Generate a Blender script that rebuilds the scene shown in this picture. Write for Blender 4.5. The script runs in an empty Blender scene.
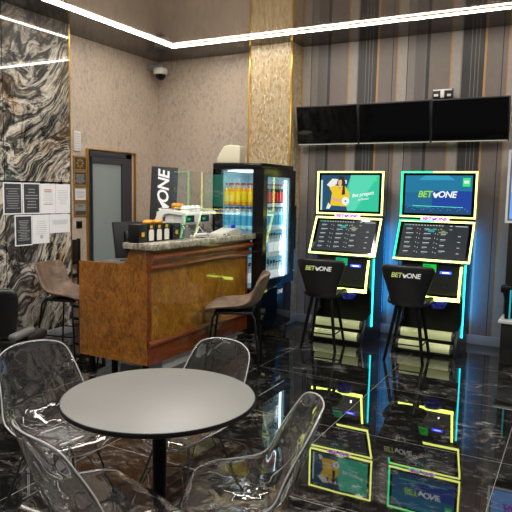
import bpy, bmesh, math, random
from math import sin, cos, pi, radians
from mathutils import Vector, Matrix
random.seed(7)
SC = bpy.context.scene
COL = SC.collection

# ------------------------------------------------------------------ helpers
def s2l(c):
    c = c / 255.0
    return c / 12.92 if c <= .04045 else ((c + .055) / 1.055) ** 2.4
def rgb(r, g, b): return (s2l(r), s2l(g), s2l(b), 1)

MATS = {}
def mat(name, col=(.5, .5, .5, 1), rough=.5, metal=0, emit=0, ecol=None, coat=0, ior=1.5, trans=0, alpha=1):
    if name in MATS: return MATS[name]
    m = bpy.data.materials.new(name); m.use_nodes = True
    b = m.node_tree.nodes['Principled BSDF']
    b.inputs['Base Color'].default_value = col
    b.inputs['Roughness'].default_value = rough
    b.inputs['Metallic'].default_value = metal
    b.inputs['IOR'].default_value = ior
    b.inputs['Transmission Weight'].default_value = trans
    b.inputs['Coat Weight'].default_value = coat
    b.inputs['Coat Roughness'].default_value = .06
    if emit:
        b.inputs['Emission Color'].default_value = ecol or col
        b.inputs['Emission Strength'].default_value = emit
    MATS[name] = m
    return m
def glow(name, col, strength):            # a lit surface
    m = mat(name, (.02, .02, .02, 1), .3, 0, strength, col)
    m.node_tree.nodes['Principled BSDF'].inputs['Specular IOR Level'].default_value = .05
    return m
class NT:
    def __init__(s, m): s.t = m.node_tree; s.n = s.t.nodes; s.b = s.n['Principled BSDF']
    def new(s, t, **kw):
        n = s.n.new(t)
        for k, v in kw.items():
            if k[0] == '_': n.inputs[k[1:].replace('_', ' ')].default_value = v
            else: setattr(n, k, v)
        return n
    def l(s, a, b): s.t.links.new(a, b)
    def math(s, op, a, b=None, c=None):
        n = s.new('ShaderNodeMath', operation=op)
        for i, x in enumerate((a, b, c)):
            if x is None: continue
            if isinstance(x, (int, float)): n.inputs[i].default_value = x
            else: s.l(x, n.inputs[i])
        return n.outputs[0]
    def ramp(s, fac, stops, interp='LINEAR'):
        n = s.new('ShaderNodeValToRGB'); r = n.color_ramp; r.interpolation = interp
        while len(r.elements) < len(stops): r.elements.new(.5)
        for e, (p, c) in zip(r.elements, stops): e.position = p; e.color = c
        s.l(fac, n.inputs[0]); return n.outputs[0]
    def mix(s, fac, a, b, mode='MIX'):
        n = s.new('ShaderNodeMix', data_type='RGBA', blend_type=mode)
        for i, x in ((0, fac), (6, a), (7, b)):
            if isinstance(x, (int, float, tuple)): n.inputs[i].default_value = x
            else: s.l(x, n.inputs[i])
        return n.outputs[2]
    def pos(s): return s.new('ShaderNodeNewGeometry').outputs['Position']
    def obj(s): return s.new('ShaderNodeTexCoord').outputs['Object']
    def noise(s, vec, scale, detail=4, rough=.5, dist=0):
        n = s.new('ShaderNodeTexNoise'); s.l(vec, n.inputs['Vector'])
        n.inputs['Scale'].default_value = scale; n.inputs['Detail'].default_value = detail
        n.inputs['Roughness'].default_value = rough; n.inputs['Distortion'].default_value = dist
        return n.outputs['Fac']
    def mapping(s, vec, scale=(1, 1, 1), loc=(0, 0, 0), rot=(0, 0, 0)):
        n = s.new('ShaderNodeMapping'); s.l(vec, n.inputs[0])
        n.inputs['Scale'].default_value = scale; n.inputs['Location'].default_value = loc; n.inputs['Rotation'].default_value = rot
        return n.outputs[0]
    def bump(s, h, strength, dist=.01):
        n = s.new('ShaderNodeBump'); n.inputs['Strength'].default_value = strength; n.inputs['Distance'].default_value = dist
        s.l(h, n.inputs['Height']); s.l(n.outputs[0], s.b.inputs['Normal'])

def B(): return bmesh.new()
def box(bm, a, b, bev=0, mi=0, rot=None, seg=2):
    """box between corners a and b"""
    c = [(a[i] + b[i]) / 2 for i in range(3)]; s = [abs(b[i] - a[i]) for i in range(3)]
    M = Matrix.Translation(c)
    if rot: M = M @ rot
    r = bmesh.ops.create_cube(bm, size=1, matrix=M @ Matrix.Diagonal((*s, 1)))
    vs = r['verts']; fs = set(f for v in vs for f in v.link_faces)
    for f in fs: f.material_index = mi
    if bev > 0:
        es = list(set(e for v in vs for e in v.link_edges))
        rr = bmesh.ops.bevel(bm, geom=es, offset=min(bev, min(s) * .49), segments=seg, affect='EDGES', profile=.5)
        for f in rr['faces']: f.material_index = mi
def tube(bm, pts, r, n=8, mi=0, cap=True):
    pts = [Vector(p) for p in pts]; rs = r if isinstance(r, (list, tuple)) else [r] * len(pts)
    rings = []; up = None
    for i, p in enumerate(pts):
        d = (pts[min(i + 1, len(pts) - 1)] - pts[max(i - 1, 0)]).normalized()
        if up is None or abs(up.dot(d)) > .99:
            up = Vector((0, 0, 1)) if abs(d.z) < .9 else Vector((1, 0, 0))
        x = d.cross(up).normalized(); y = x.cross(d).normalized(); up = y
        rings.append([bm.verts.new(p + (x * cos(2 * pi * k / n) + y * sin(2 * pi * k / n)) * rs[i]) for k in range(n)])
    for a, b in zip(rings, rings[1:]):
        for k in range(n):
            f = bm.faces.new((a[k], a[(k + 1) % n], b[(k + 1) % n], b[k])); f.material_index = mi
    if cap:
        f = bm.faces.new(rings[0]); f.material_index = mi
        f = bm.faces.new(list(reversed(rings[-1]))); f.material_index = mi
def lathe(bm, prof, n=24, c=(0, 0, 0), mi=0):
    c = Vector(c); rings = []
    for r, z in prof:
        if r < 1e-5: rings.append([bm.verts.new(c + Vector((0, 0, z)))])
        else: rings.append([bm.verts.new(c + Vector((r * cos(2 * pi * k / n), r * sin(2 * pi * k / n), z))) for k in range(n)])
    m_ = mi if isinstance(mi, (list, tuple)) else [mi] * (len(prof) - 1)
    for i, (a, b) in enumerate(zip(rings, rings[1:])):
        for k in range(n):
            k2 = (k + 1) % n
            if len(a) == 1 and len(b) == 1: continue
            if len(a) == 1: f = bm.faces.new((a[0], b[k2], b[k]))
            elif len(b) == 1: f = bm.faces.new((a[k], a[k2], b[0]))
            else: f = bm.faces.new((a[k], a[k2], b[k2], b[k]))
            f.material_index = m_[i]
def prism(bm, poly, fn, a, b, mi=0):
    """poly: list of 2-D points; fn(u, v, t) -> 3-D point; extruded from t=a to t=b"""
    A = [bm.verts.new(fn(u, v, a)) for u, v in poly]; C = [bm.verts.new(fn(u, v, b)) for u, v in poly]
    n = len(poly)
    fs = [bm.faces.new(A), bm.faces.new(list(reversed(C)))]
    for i in range(n): fs.append(bm.faces.new((A[i], C[i], C[(i + 1) % n], A[(i + 1) % n])))
    for f in fs: f.material_index = mi
def poly(bm, pts, mi=0):
    f = bm.faces.new([bm.verts.new(p) for p in pts]); f.material_index = mi
def frame(bm, fn, x0, x1, z0, z1, w, t0, t1, mi=0):
    """rectangular frame of bar width w; fn(x, z, t) -> point"""
    for (a, b, c, d) in ((x0, x1, z0, z0 + w), (x0, x1, z1 - w, z1), (x0, x0 + w, z0 + w, z1 - w), (x1 - w, x1, z0 + w, z1 - w)):
        prism(bm, [(a, c), (b, c), (b, d), (a, d)], fn, t0, t1, mi)
def obj(name, bm, mats, parent=None, loc=None, rot=None, smooth=.6):
    me = bpy.data.meshes.new(name)
    if isinstance(bm, bpy.types.Mesh): me = bm
    else:
        bmesh.ops.recalc_face_normals(bm, faces=bm.faces); bm.to_mesh(me); bm.free()
    for m in (mats if isinstance(mats, (list, tuple)) else [mats]): me.materials.append(m)
    if smooth:
        me.shade_smooth(); me.set_sharp_from_angle(angle=smooth)
    o = bpy.data.objects.new(name, me); COL.objects.link(o)
    if parent: o.parent = parent
    if loc: o.location = loc
    if rot: o.rotation_euler = rot
    return o
def thing(name, label, cat, loc=(0, 0, 0), rotz=0, group=None):
    o = bpy.data.objects.new(name, None); COL.objects.link(o)
    o.empty_display_size = .1; o.location = loc; o.rotation_euler = (0, 0, rotz)
    return tag(o, label, cat, group)
def tag(o, label, cat, group=None):
    o['label'] = label; o['category'] = cat
    if group: o['group'] = group
    return o
def struct(name, bm, m, **k):
    o = obj(name, bm, m, **k); o['kind'] = 'structure'; return o
def dup(root, loc, rotz=None, label=None):
    r = root.copy(); COL.objects.link(r); r.location = loc
    if rotz is not None: r.rotation_euler = (0, 0, rotz)
    if label: r['label'] = label
    for ch in list(root.children):
        c = ch.copy(); COL.objects.link(c); c.parent = r
        for g in list(ch.children):
            d = g.copy(); COL.objects.link(d); d.parent = c
    return r
def text_into(bm, s, size, M, mi=0, shear=0, bold=0, depth=.0, align='CENTER', space=1):
    cu = bpy.data.curves.new('t', 'FONT'); cu.body = s; cu.size = size; cu.shear = shear; cu.offset = bold * size
    cu.align_x = align; cu.align_y = 'CENTER'; cu.extrude = depth; cu.space_character = space; cu.resolution_u = 3
    o = bpy.data.objects.new('t', cu); COL.objects.link(o)
    dg = bpy.context.evaluated_depsgraph_get(); dg.update()
    me = bpy.data.meshes.new_from_object(o.evaluated_get(dg))
    bpy.data.objects.remove(o); bpy.data.curves.remove(cu)
    me.transform(M)
    n0 = len(bm.faces); bm.from_mesh(me); bm.faces.ensure_lookup_table()
    for f in bm.faces[n0:]: f.material_index = mi
    bpy.data.meshes.remove(me)
def logo_into(bm, width, M, g=0, w=1):
    """BET (tick) ONE, drawn in the XY plane, centred"""
    s = width / 4.55
    k = Matrix.Scale(s, 4)
    text_into(bm, 'BET', 1.1, M @ k @ Matrix.Translation((-1.42, 0, 0)), g, .2, .022, 0, 'CENTER', .92)
    text_into(bm, 'ONE', 1.1, M @ k @ Matrix.Translation((1.28, 0, 0)), w, .2, .022, 0, 'CENTER', .92)
    T = M @ k
    ck = [(-.42, .12), (-.20, .34), (-.10, .02), (.52, .42), (.0, -.42), (-.22, -.36)]
    f = bm.faces.new([bm.verts.new(T @ Vector((x, y, 0))) for x, y in ck]); f.material_index = w
RX = Matrix.Rotation(pi / 2, 4, 'X')           # XY plane -> facing -Y
T_ = Matrix.Translation

# ------------------------------------------------------------------ materials
BLACK = mat('black_satin', rgb(14, 14, 15), .38)
BLACKG = mat('black_gloss', rgb(6, 6, 8), .06)
BLACKM = mat('black_metal', rgb(18, 18, 19), .35, .6)
DGREY = mat('dark_grey', rgb(48, 49, 54), .4)
WHITE = mat('white_plastic', rgb(225, 224, 220), .35)
CREAM = mat('cream_plastic', rgb(196, 190, 165), .45)
GOLD = mat('gold_metal', rgb(190, 150, 70), .28, .9)
CHROME = mat('chrome', rgb(215, 215, 218), .12, 1)
STEEL = mat('brushed_steel', rgb(160, 160, 165), .3, 1)
PAPER = mat('paper', rgb(226, 226, 228), .7)
INK = mat('paper_ink', rgb(120, 120, 126), .7)
REDINK = mat('red_ink', rgb(190, 110, 100), .7)
DPAPER = mat('dark_paper', rgb(50, 52, 56), .6)
DINK = mat('dark_paper_text', rgb(150, 150, 150), .7)
ORANGE = mat('orange_pastry', rgb(225, 150, 40), .5)
GREENPR = mat('green_print', rgb(130, 205, 40), .5, emit=.25, ecol=rgb(130, 205, 40))
WHITEPR = mat('white_print', rgb(240, 240, 240), .5, emit=.25, ecol=rgb(240, 240, 240))

def wood(name, base, dark, lite, coat):
    m = mat(name, base, .3, coat=coat); n = NT(m); p = n.pos()
    a = n.noise(p, 2.6, 6, .6, 2.2)
    v = n.mapping(p, (7, 7, 4)); b = n.noise(v, 2.2, 5, .65, 3.5)
    c = n.noise(n.mapping(p, (60, 60, 14)), 1, 3, .6, .5)
    f = n.math('ADD', n.math('MULTIPLY', a, .35), n.math('ADD', n.math('MULTIPLY', b, .5), n.math('MULTIPLY', c, .15)))
    n.l(n.ramp(f, [(.34, dark), (.50, base), (.66, lite)]), n.b.inputs['Base Color'])
    n.b.inputs['Roughness'].default_value = .32
    n.bump(b, .04, .004)
    return m
WOODF = wood('amber_burl_wood', rgb(150, 100, 26), rgb(78, 46, 12), rgb(196, 142, 46), 1.0)
WOODS = wood('brown_burl_wood', rgb(144, 90, 32), rgb(62, 36, 13), rgb(190, 128, 56), .5)
WOODM = wood('mahogany_moulding', rgb(120, 56, 22), rgb(80, 32, 12), rgb(150, 80, 36), 1.0)

def marble_floor():
    m = mat('black_marble_tiles', rgb(20, 19, 19), .035, ior=2.0); n = NT(m); p = n.pos()
    w1 = n.noise(p, 1.7, 9, .62, 1.3)
    vein = n.ramp(n.math('ABSOLUTE', n.math('SUBTRACT', w1, .5)), [(0, (1, 1, 1, 1)), (.02, (.3, .3, .3, 1)), (.06, (0, 0, 0, 1))])
    patch = n.ramp(n.noise(p, 2.3, 7, .7, .6), [(.52, (0, 0, 0, 1)), (.72, (1, 1, 1, 1))])
    fine = n.ramp(n.noise(n.mapping(p, (1, 2.2, 1)), 7, 8, .75, 1.5), [(.53, (0, 0, 0, 1)), (.74, (1, 1, 1, 1))])
    f = n.math('MINIMUM', n.math('ADD', n.math('MULTIPLY', vein, n.math('MULTIPLY', patch, .6)), n.math('MULTIPLY', fine, n.math('ADD', n.math('MULTIPLY', patch, .9), .22))), 1)
    col = n.mix(f, rgb(17, 16, 15), rgb(170, 165, 158))
    sx = n.new('ShaderNodeSeparateXYZ'); n.l(p, sx.inputs[0])
    def joint(o, off, step):
        q = n.math('MODULO', n.math('ADD', o, 100 * step - off), step)
        d = n.math('MINIMUM', q, n.math('SUBTRACT', step, q))
        return n.math('LESS_THAN', d, .002)
    j = n.math('MAXIMUM', joint(sx.outputs[0], -1.43, 1.10), joint(sx.outputs[1], 3.80, 1.02))
    n.l(n.mix(j, col, rgb(112, 108, 100)), n.b.inputs['Base Color'])
    n.bump(n.noise(p, 2.6, 2, .5), .012, .02)
    n.l(n.math('ADD', n.math('MULTIPLY', j, .5), n.math('ADD', .02, n.math('MULTIPLY', f, .05))), n.b.inputs['Roughness'])
    return m
def marble_wall():
    m = mat('veined_marble', rgb(90, 88, 84), .04, ior=1.7); n = NT(m); p = n.pos()
    sx = n.new('ShaderNodeSeparateXYZ'); n.l(p, sx.inputs[0])
    q = n.mapping(n.mapping(p, (1, 1, 1), (0, 0, 0), (-.85, 0, 0)), (1, .62, 1.55), (3.1, 2.2, .4))
    wob = n.noise(p, .8, 3, .5)
    vm = n.new('ShaderNodeVectorMath', operation='ADD'); n.l(q, vm.inputs[0]); n.l(n.mapping(wob, (1.6, 1.6, 1.6)), vm.inputs[1]); q = vm.outputs[0]
    a = n.noise(q, 1.5, 10, .62, 1.2)
    b = n.noise(q, .95, 10, .60, 2.0)
    col = n.ramp(a, [(.28, rgb(88, 90, 95)), (.38, rgb(150, 147, 142)), (.44, rgb(196, 188, 172)), (.49, rgb(92, 92, 94)), (.53, rgb(170, 162, 148)), (.58, rgb(66, 67, 70)), (.63, rgb(176, 166, 148)), (.70, rgb(112, 113, 116))])
    g = n.ramp(n.noise(q, .9, 6, .6, 1.2), [(.50, (0, 0, 0, 1)), (.64, (1, 1, 1, 1))])
    col = n.mix(n.math('MULTIPLY', g, .85), col, n.mix(1.0, col, rgb(226, 178, 118), 'MULTIPLY'))
    bk = n.ramp(b, [(.38, (0, 0, 0, 1)), (.41, (1, 1, 1, 1)), (.455, (1, 1, 1, 1)), (.47, (0, 0, 0, 1)), (.535, (0, 0, 0, 1)), (.55, (1, 1, 1, 1)), (.585, (1, 1, 1, 1)), (.63, (.1, .1, .1, 1))])
    col = n.mix(n.math('MULTIPLY', bk, .85), col, rgb(14, 14, 16))
    wv = n.ramp(n.math('ABSOLUTE', n.math('SUBTRACT', b, .5)), [(0, (1, 1, 1, 1)), (.012, (0, 0, 0, 1))])
    col = n.mix(n.math('MULTIPLY', wv, .8), col, rgb(222, 216, 204))
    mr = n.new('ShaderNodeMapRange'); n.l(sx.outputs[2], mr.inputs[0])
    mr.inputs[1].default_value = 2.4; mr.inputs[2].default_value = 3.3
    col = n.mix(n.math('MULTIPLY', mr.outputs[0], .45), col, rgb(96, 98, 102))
    n.l(col, n.b.inputs['Base Color'])
    return m
def wallpaper():
    m = mat('beige_mottled_wallpaper', rgb(170, 155, 138), .55); n = NT(m); p = n.pos()
    a = n.noise(n.mapping(p, (1, 1, .6)), 22, 5, .66, 1.0)
    b = n.noise(n.mapping(p, (1, 1, .4)), 48, 3, .6, .6)
    c = n.noise(p, 3, 3, .5)
    f = n.math('ADD', n.math('MULTIPLY', a, .55), n.math('ADD', n.math('MULTIPLY', b, .3), n.math('MULTIPLY', c, .15)))
    n.l(n.ramp(f, [(.36, rgb(158, 147, 139)), (.47, rgb(186, 170, 156)), (.56, rgb(202, 184, 166)), (.66, rgb(168, 159, 152))]), n.b.inputs['Base Color'])
    n.bump(f, .15, .004)
    return m
def stripes():
    m = mat('striped_wallpaper', rgb(110, 100, 95), .45); n = NT(m); p = n.pos()
    sx = n.new('ShaderNodeSeparateXYZ'); n.l(p, sx.inputs[0])
    P = 1.155
    u = n.math('DIVIDE', n.math('MODULO', n.math('ADD', sx.outputs[0], 2.385 + 10 * P), P), P)
    bk = rgb(36, 35, 36); bl = rgb(112, 106, 102); gold = rgb(196, 146, 88); br = rgb(126, 113, 107); lt = rgb(170, 161, 154); md = rgb(134, 124, 119); dk = rgb(104, 97, 96)
    xs = [(-2.385, bk), (-2.30, bl), (-2.292, bk), (-2.262, bl), (-2.252, bk), (-2.225, bl), (-2.217, bk), (-2.165, gold), (-2.145, br), (-1.992, bk), (-1.98, br), (-1.938, gold),
          (-1.922, lt), (-1.822, bk), (-1.815, md), (-1.735, dk), (-1.63, bl), (-1.612, bk), (-1.575, br), (-1.352, gold), (-1.335, lt), (-1.245, md)]
    st = [((x + 2.385) / P, c) for x, c in xs]
    col = n.ramp(u, st, 'CONSTANT')
    d = n.noise(n.mapping(p, (14, 1, 9)), 1, 4, .6, 1.5)
    e = n.noise(n.mapping(p, (90, 1, 90)), 1, 2, .5)
    col = n.mix(n.math('MULTIPLY', d, .35), col, n.mix(1.0, col, rgb(120, 116, 114), 'MULTIPLY'))
    col = n.mix(n.math('MULTIPLY', e, .25), col, rgb(70, 66, 66))
    n.l(col, n.b.inputs['Base Color'])
    return m
def mosaic():
    m = mat('mother_of_pearl_mosaic', rgb(190, 170, 130), .3, .0); n = NT(m); p = n.pos()
    sx = n.new('ShaderNodeSeparateXYZ'); n.l(p, sx.inputs[0])
    cb = n.new('ShaderNodeCombineXYZ'); n.l(n.math('SUBTRACT', n.math('MULTIPLY', sx.outputs[0], 1), sx.outputs[1]), cb.inputs[0]); n.l(sx.outputs[2], cb.inputs[1])
    sc = n.mapping(cb.outputs[0], (1, 1, 1), (.3, 0, 0), (0, 0, pi / 2))
    br = n.new('ShaderNodeTexBrick'); n.l(sc, br.inputs['Vector'])
    br.inputs['Scale'].default_value = 1; br.inputs['Brick Width'].default_value = .036; br.inputs['Row Height'].default_value = .019
    br.inputs['Mortar Size'].default_value = .0016; br.inputs['Color1'].default_value = (0, 0, 0, 1); br.inputs['Color2'].default_value = (1, 1, 1, 1); br.inputs['Mortar'].default_value = (.5, .5, .5, 1)
    col = n.ramp(br.outputs['Color'], [(0, rgb(158, 128, 88)), (.3, rgb(190, 164, 122)), (.6, rgb(206, 186, 150)), (.85, rgb(182, 166, 140)), (1, rgb(226, 212, 182))])
    n.l(n.mix(br.outputs['Fac'], col, rgb(140, 122, 96)), n.b.inputs['Base Color'])
    return m
def stone():
    m = mat('speckled_stone_top', rgb(150, 145, 130), .12); n = NT(m); p = n.pos()
    a = n.noise(p, 45, 6, .7); b = n.noise(p, 9, 5, .6, 1)
    f = n.math('ADD', n.math('MULTIPLY', a, .65), n.math('MULTIPLY', b, .35))
    n.l(n.ramp(f, [(.38, rgb(84, 80, 74)), (.5, rgb(150, 144, 128)), (.62, rgb(196, 188, 168))]), n.b.inputs['Base Color'])
    return m
def suede():
    m = mat('brown_faux_suede', rgb(112, 90, 74), .6); n = NT(m); p = n.obj()
    a = n.noise(p, 9, 6, .65, .6); b = n.noise(p, 90, 2, .5)
    n.l(n.ramp(n.math('ADD', n.math('MULTIPLY', a, .8), n.math('MULTIPLY', b, .2)), [(.35, rgb(76, 61, 50)), (.6, rgb(122, 101, 84))]), n.b.inputs['Base Color'])
    n.bump(b, .1, .002)
    return m
def tabletop():
    m = mat('grey_laminate', rgb(150, 148, 142), .42); n = NT(m); p = n.obj()
    n.l(n.ramp(n.noise(p, 2, 3, .5), [(.3, rgb(113, 112, 108)), (.7, rgb(120, 119, 115))]), n.b.inputs['Base Color'])
    return m
def clearpane(name, tint=(1, 1, 1, 1), refl=1.0, blend=1.5):
    """flat pane: see-through with real Fresnel mirror reflection"""
    m = bpy.data.materials.new(name); m.use_nodes = True; t = m.node_tree; t.nodes.clear()
    o = t.nodes.new('ShaderNodeOutputMaterial'); tr = t.nodes.new('ShaderNodeBsdfTransparent'); gl = t.nodes.new('ShaderNodeBsdfGlossy')
    lw = t.nodes.new('ShaderNodeLayerWeight'); lw.inputs['Blend'].default_value = .5; mx = t.nodes.new('ShaderNodeMixShader')
    f0 = ((blend - 1) / (blend + 1)) ** 2
    pw = t.nodes.new('ShaderNodeMath'); pw.operation = 'POWER'; pw.inputs[1].default_value = 5; t.links.new(lw.outputs['Facing'], pw.inputs[0])
    fr = t.nodes.new('ShaderNodeMath'); fr.operation = 'MULTIPLY_ADD'; fr.inputs[1].default_value = 1 - f0; fr.inputs[2].default_value = f0; t.links.new(pw.outputs[0], fr.inputs[0])
    tr.inputs[0].default_value = tint; gl.inputs['Roughness'].default_value = 0
    gl.inputs[0].default_value = (refl, refl, refl, 1)
    t.links.new(fr.outputs[0], mx.inputs[0]); t.links.new(tr.outputs[0], mx.inputs[1]); t.links.new(gl.outputs[0], mx.inputs[2]); t.links.new(mx.outputs[0], o.inputs[0])
    MATS[name] = m; return m
FLOOR = marble_floor(); MARBLE = marble_wall(); BEIGE = wallpaper(); STRIPE = stripes(); MOSAIC = mosaic(); STONE = stone(); SUEDE = suede(); TTOP = tabletop()
PANE = clearpane('clear_pane', (.98, .99, .99, 1), 1, 1.5)
ACRYL = clearpane('acrylic_screen', (.97, .985, .98, 1), 1, 1.6)
FROST = mat('grey_door_glass', rgb(140, 152, 152), .05, ior=1.6)
LED = glow('led_diffuser', (1, .93, .80, 1), 56)

# ------------------------------------------------------------------ setting
H = 3.36; YB = 6.83; XL = -5.263; XM = -4.96
bm = B(); box(bm, (-5.5, -2.2, -.1), (3.2, 7.0, 0)); struct('floor', bm, FLOOR)
# ceiling: darker border outside the light line, glossy panel inside
CEILI = mat('glossy_stretch_ceiling', rgb(158, 148, 140), .10, .66)
n = NT(CEILI); n.bump(n.noise(n.pos(), 6, 2, .5), .02, .01)
CEILB = mat('dark_ceiling_border', rgb(62, 57, 54), .16, .35)
bm = B(); box(bm, (-5.5, -2.2, H), (3.2, 7.0, H + .1)); struct('ceiling', bm, [CEILI])
bm = B()
box(bm, (XL, 6.17, H - .012), (3.2, YB, H - .0005)); box(bm, (XL, -2.2, H - .012), (-4.56, 6.17, H - .0005))
o = struct('trim_1', bm, [CEILB])
# walls
bm = B(); box(bm, (-5.5, 4.88, 0), (XL, YB + .17, H)); struct('wall_left', bm, BEIGE)
bm = B(); box(bm, (XL, YB, 0), (-3.40, YB + .17, H), mi=0); box(bm, (-3.40, YB, 0), (3.2, YB + .17, H), mi=1); struct('wall_back', bm, [BEIGE, STRIPE])
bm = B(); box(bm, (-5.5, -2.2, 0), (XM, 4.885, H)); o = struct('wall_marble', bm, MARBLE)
bm = B(); box(bm, (XM - .001, -2.2, 1.655), (XM + .004, 4.885, 1.668)); struct('trim_2', bm, BLACKG)
bm = B(); box(bm, (XM - .008, 4.885, 0), (XM + .006, 4.898, H)); struct('trim_3', bm, GOLD)
for i, yy in enumerate((4.03, 2.9)):
    bm = B(); box(bm, (XM - .001, yy - .003, 0), (XM + .002, yy + .003, H)); struct('trim_%d' % (4 + i), bm, BLACKG)
# mosaic pillar
bm = B(); box(bm, (-3.655, 6.54, 0), (-3.09, YB, H)); struct('wall_pillar', bm, MOSAIC)
for i, (x, y) in enumerate(((-3.655, 6.535), (-3.096, 6.535))):
    bm = B(); box(bm, (x - .008, y - .008, 0), (x + .014, y + .01, H - .0), .003); struct('trim_%d' % (6 + i), bm, GOLD)
# baseboards
BASE = mat('grey_baseboard', rgb(150, 152, 158), .3)
bm = B(); box(bm, (-3.09, YB - .02, 0), (3.2, YB, .10), .004); box(bm, (-3.67, 6.51, 0), (-3.07, 6.54, .10), .004); box(bm, (-3.09, 6.51, 0), (-3.07, YB - .02, .10), .004)
box(bm, (-5.26, YB - .02, 0), (-3.65, YB, .10), .004)
struct('baseboard_back', bm, BASE)
bm = B(); box(bm, (XM, -2.2, 0), (XM + .018, 4.885, .085), .004); struct('baseboard_left', bm, BASE)
# door
door = thing('door_1', 'x', 'x'); del door['label']; del door['category']; door['kind'] = 'structure'
door.location = (XL, 5.88, 0)
fx = lambda y, z, t: (t, y, z)
bm = B()
for (a, b, c, d) in ((-.445, -.43, 0, 2.085), (.43, .445, 0, 2.085), (-.43, .43, 2.07, 2.085)):
    box(bm, (0, a, c), (.035, b, d), .003)
obj('gold_casing', bm, GOLD, door)
DFR = mat('anthracite_door_frame', rgb(52, 54, 62), .35)
bm = B(); box(bm, (0, -.428, 0), (.03, -.405, 2.06)); box(bm, (0, .25, 0), (.03, .36, 2.06)); box(bm, (0, -.425, 1.99), (.03, .36, 2.06), .004); obj('door_frame', bm, DFR, door)
bm = B(); box(bm, (0, -.385, .02), (.045, .25, .10)); box(bm, (0, -.385, 1.92), (.045, .25, 1.99)); box(bm, (0, .16, .10), (.045, .25, 1.92)); box(bm, (0, -.385, .10), (.04, -.365, 1.92)); leaf = obj('door_leaf', bm, DFR, door)
bm = B(); box(bm, (.004, -.37, .09), (.02, .165, 1.925)); obj('glass_pane', bm, FROST, leaf)
bm = B(); tube(bm, [(.045, .21, 1.0), (.085, .21, 1.0), (.085, .10, 1.0)], .009); obj('handle', bm, STEEL, leaf)

# ------------------------------------------------------------------ ceiling light line
ls = thing('ceiling_light_line', 'long warm white light line recessed in the ceiling, bent at a right angle', 'ceiling light', (-4.53, 6.18, H))
bm = B(); w = .015
prism(bm, [(-w, w), (-w, -8.2), (w, -8.2), (w, -w), (6.6, -w), (6.6, w)], lambda u, v, t: (u, v, t), -.022, -.012); obj('diffuser', bm, LED, ls)
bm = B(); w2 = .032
prism(bm, [(-w2, w2), (-w2, -8.2), (w2, -8.2), (w2, -w2), (6.6, -w2), (6.6, w2)], lambda u, v, t: (u, v, t), -.0155, -.0122); obj('profile', bm, glow('line_edge_glow', (1, .86, .38, 1), .9), ls)  # profile emission paints the yellowish glow beside the light line

# ------------------------------------------------------------------ wall things on the left
c = thing('security_camera', 'white dome security camera in the ceiling corner', 'security camera', (-5.06, 6.62, 3.10))
bm = B(); box(bm, (-.06, -.05, .10), (.06, .05, .15), .01); box(bm, (-.205, -.035, .10), (-.05, .035, .16), .005); obj('mount', bm, mat('grey_white_plastic', rgb(150, 148, 146), .4), c)
bm = B(); lathe(bm, [(.0, .11), (.085, .11), (.092, .09), (.09, .04), (.075, .03), (0, .03)], 24); obj('housing', bm, WHITE, c)
bm = B(); lathe(bm, [(.07, .032), (.066, .0), (.045, -.028), (.02, -.04), (0, -.042)], 24); obj('dome_lens', bm, BLACKG, c)
v = thing('wall_vent', 'small white plastic wall vent beside the marble wall, above the notices', 'vent', (XL, 5.29, 2.155))
bm = B(); box(bm, (0, -.055, -.115), (.02, .055, .115), .006); obj('cover', bm, WHITE, v)
bm = B()
for k in range(7): box(bm, (.018, -.042, -.09 + k * .028), (.024, .042, -.078 + k * .028), .002)
obj('slat', bm, mat('vent_slats', rgb(196, 196, 194), .5), v)
# gold framed notices
def lines(bm, x, y0, y1, z0, z1, n, mi, seed, hgt=.006, wob=.5):
    r = random.Random(seed)
    for k in range(n):
        z = z1 - (k + .5) * (z1 - z0) / n
        ww = (y1 - y0) * (1 - wob * r.random() ** 2) / 2; cc = (y0 + y1) / 2
        poly(bm, [(x, cc - ww, z - hgt / 2), (x, cc + ww, z - hgt / 2), (x, cc + ww, z + hgt / 2), (x, cc - ww, z + hgt / 2)], mi)
descr = ['dark square notice with a golden ornament in a gold frame, topmost beside the door', 'dark notice with fine pale text in a gold frame, second from the top',
         'white notice sheet in a gold frame beside the door', 'grey notice with a dark lower half in a gold frame, lowest above the switch']
for i, (z0, z1) in enumerate(((1.815, 1.985), (1.635, 1.805), (1.455, 1.625), (1.275, 1.445))):
    t = thing('framed_notice', descr[i], 'notice', (XL, 5.335, (z0 + z1) / 2), 0, 'gold framed notices beside the door')
    h = (z1 - z0) / 2
    bm = B(); frame(bm, fx, -.105, .105, -h, h, .016, 0, .016); obj('frame', bm, mat('tan_gold_frame', rgb(172, 138, 84), .35, .5), t)
    bm = B(); pz = h - .016
    box(bm, (.002, -.089, -pz), (.008, .089, pz), mi=0)
    if i == 0:
        for k in range(8):
            a = k * pi / 4
            poly(bm, [(.0085, cos(a + d) * r_, sin(a + d) * r_) for d, r_ in ((0, .02), (.3, .045), (0, .066), (-.3, .045))], 1)
        mm = [mat('dark_bronze', rgb(62, 56, 46), .4), mat('ornament_gold', rgb(176, 140, 80), .4, .4)]
    elif i == 1: lines(bm, .0085, -.075, .075, -.055, .055, 8, 1, 3); mm = [DPAPER, DINK]
    elif i == 2: lines(bm, .0085, -.07, .07, -.05, .04, 6, 1, 4, .004); mm = [PAPER, INK]
    else:
        poly(bm, [(.0083, -.089, -pz), (.0083, .089, -pz), (.0083, .089, -.02), (.0083, -.089, -.02)], 1); lines(bm, .0085, -.06, .06, .02, .05, 2, 1, 5); mm = [mat('grey_print', rgb(140, 138, 134), .6), mat('dark_print', rgb(66, 64, 62), .6)]
    obj('sheet', bm, mm, t)
s = thing('light_switch', 'black square light switch under the gold framed notices', 'switch', (XL, 5.315, 1.175))
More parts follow.
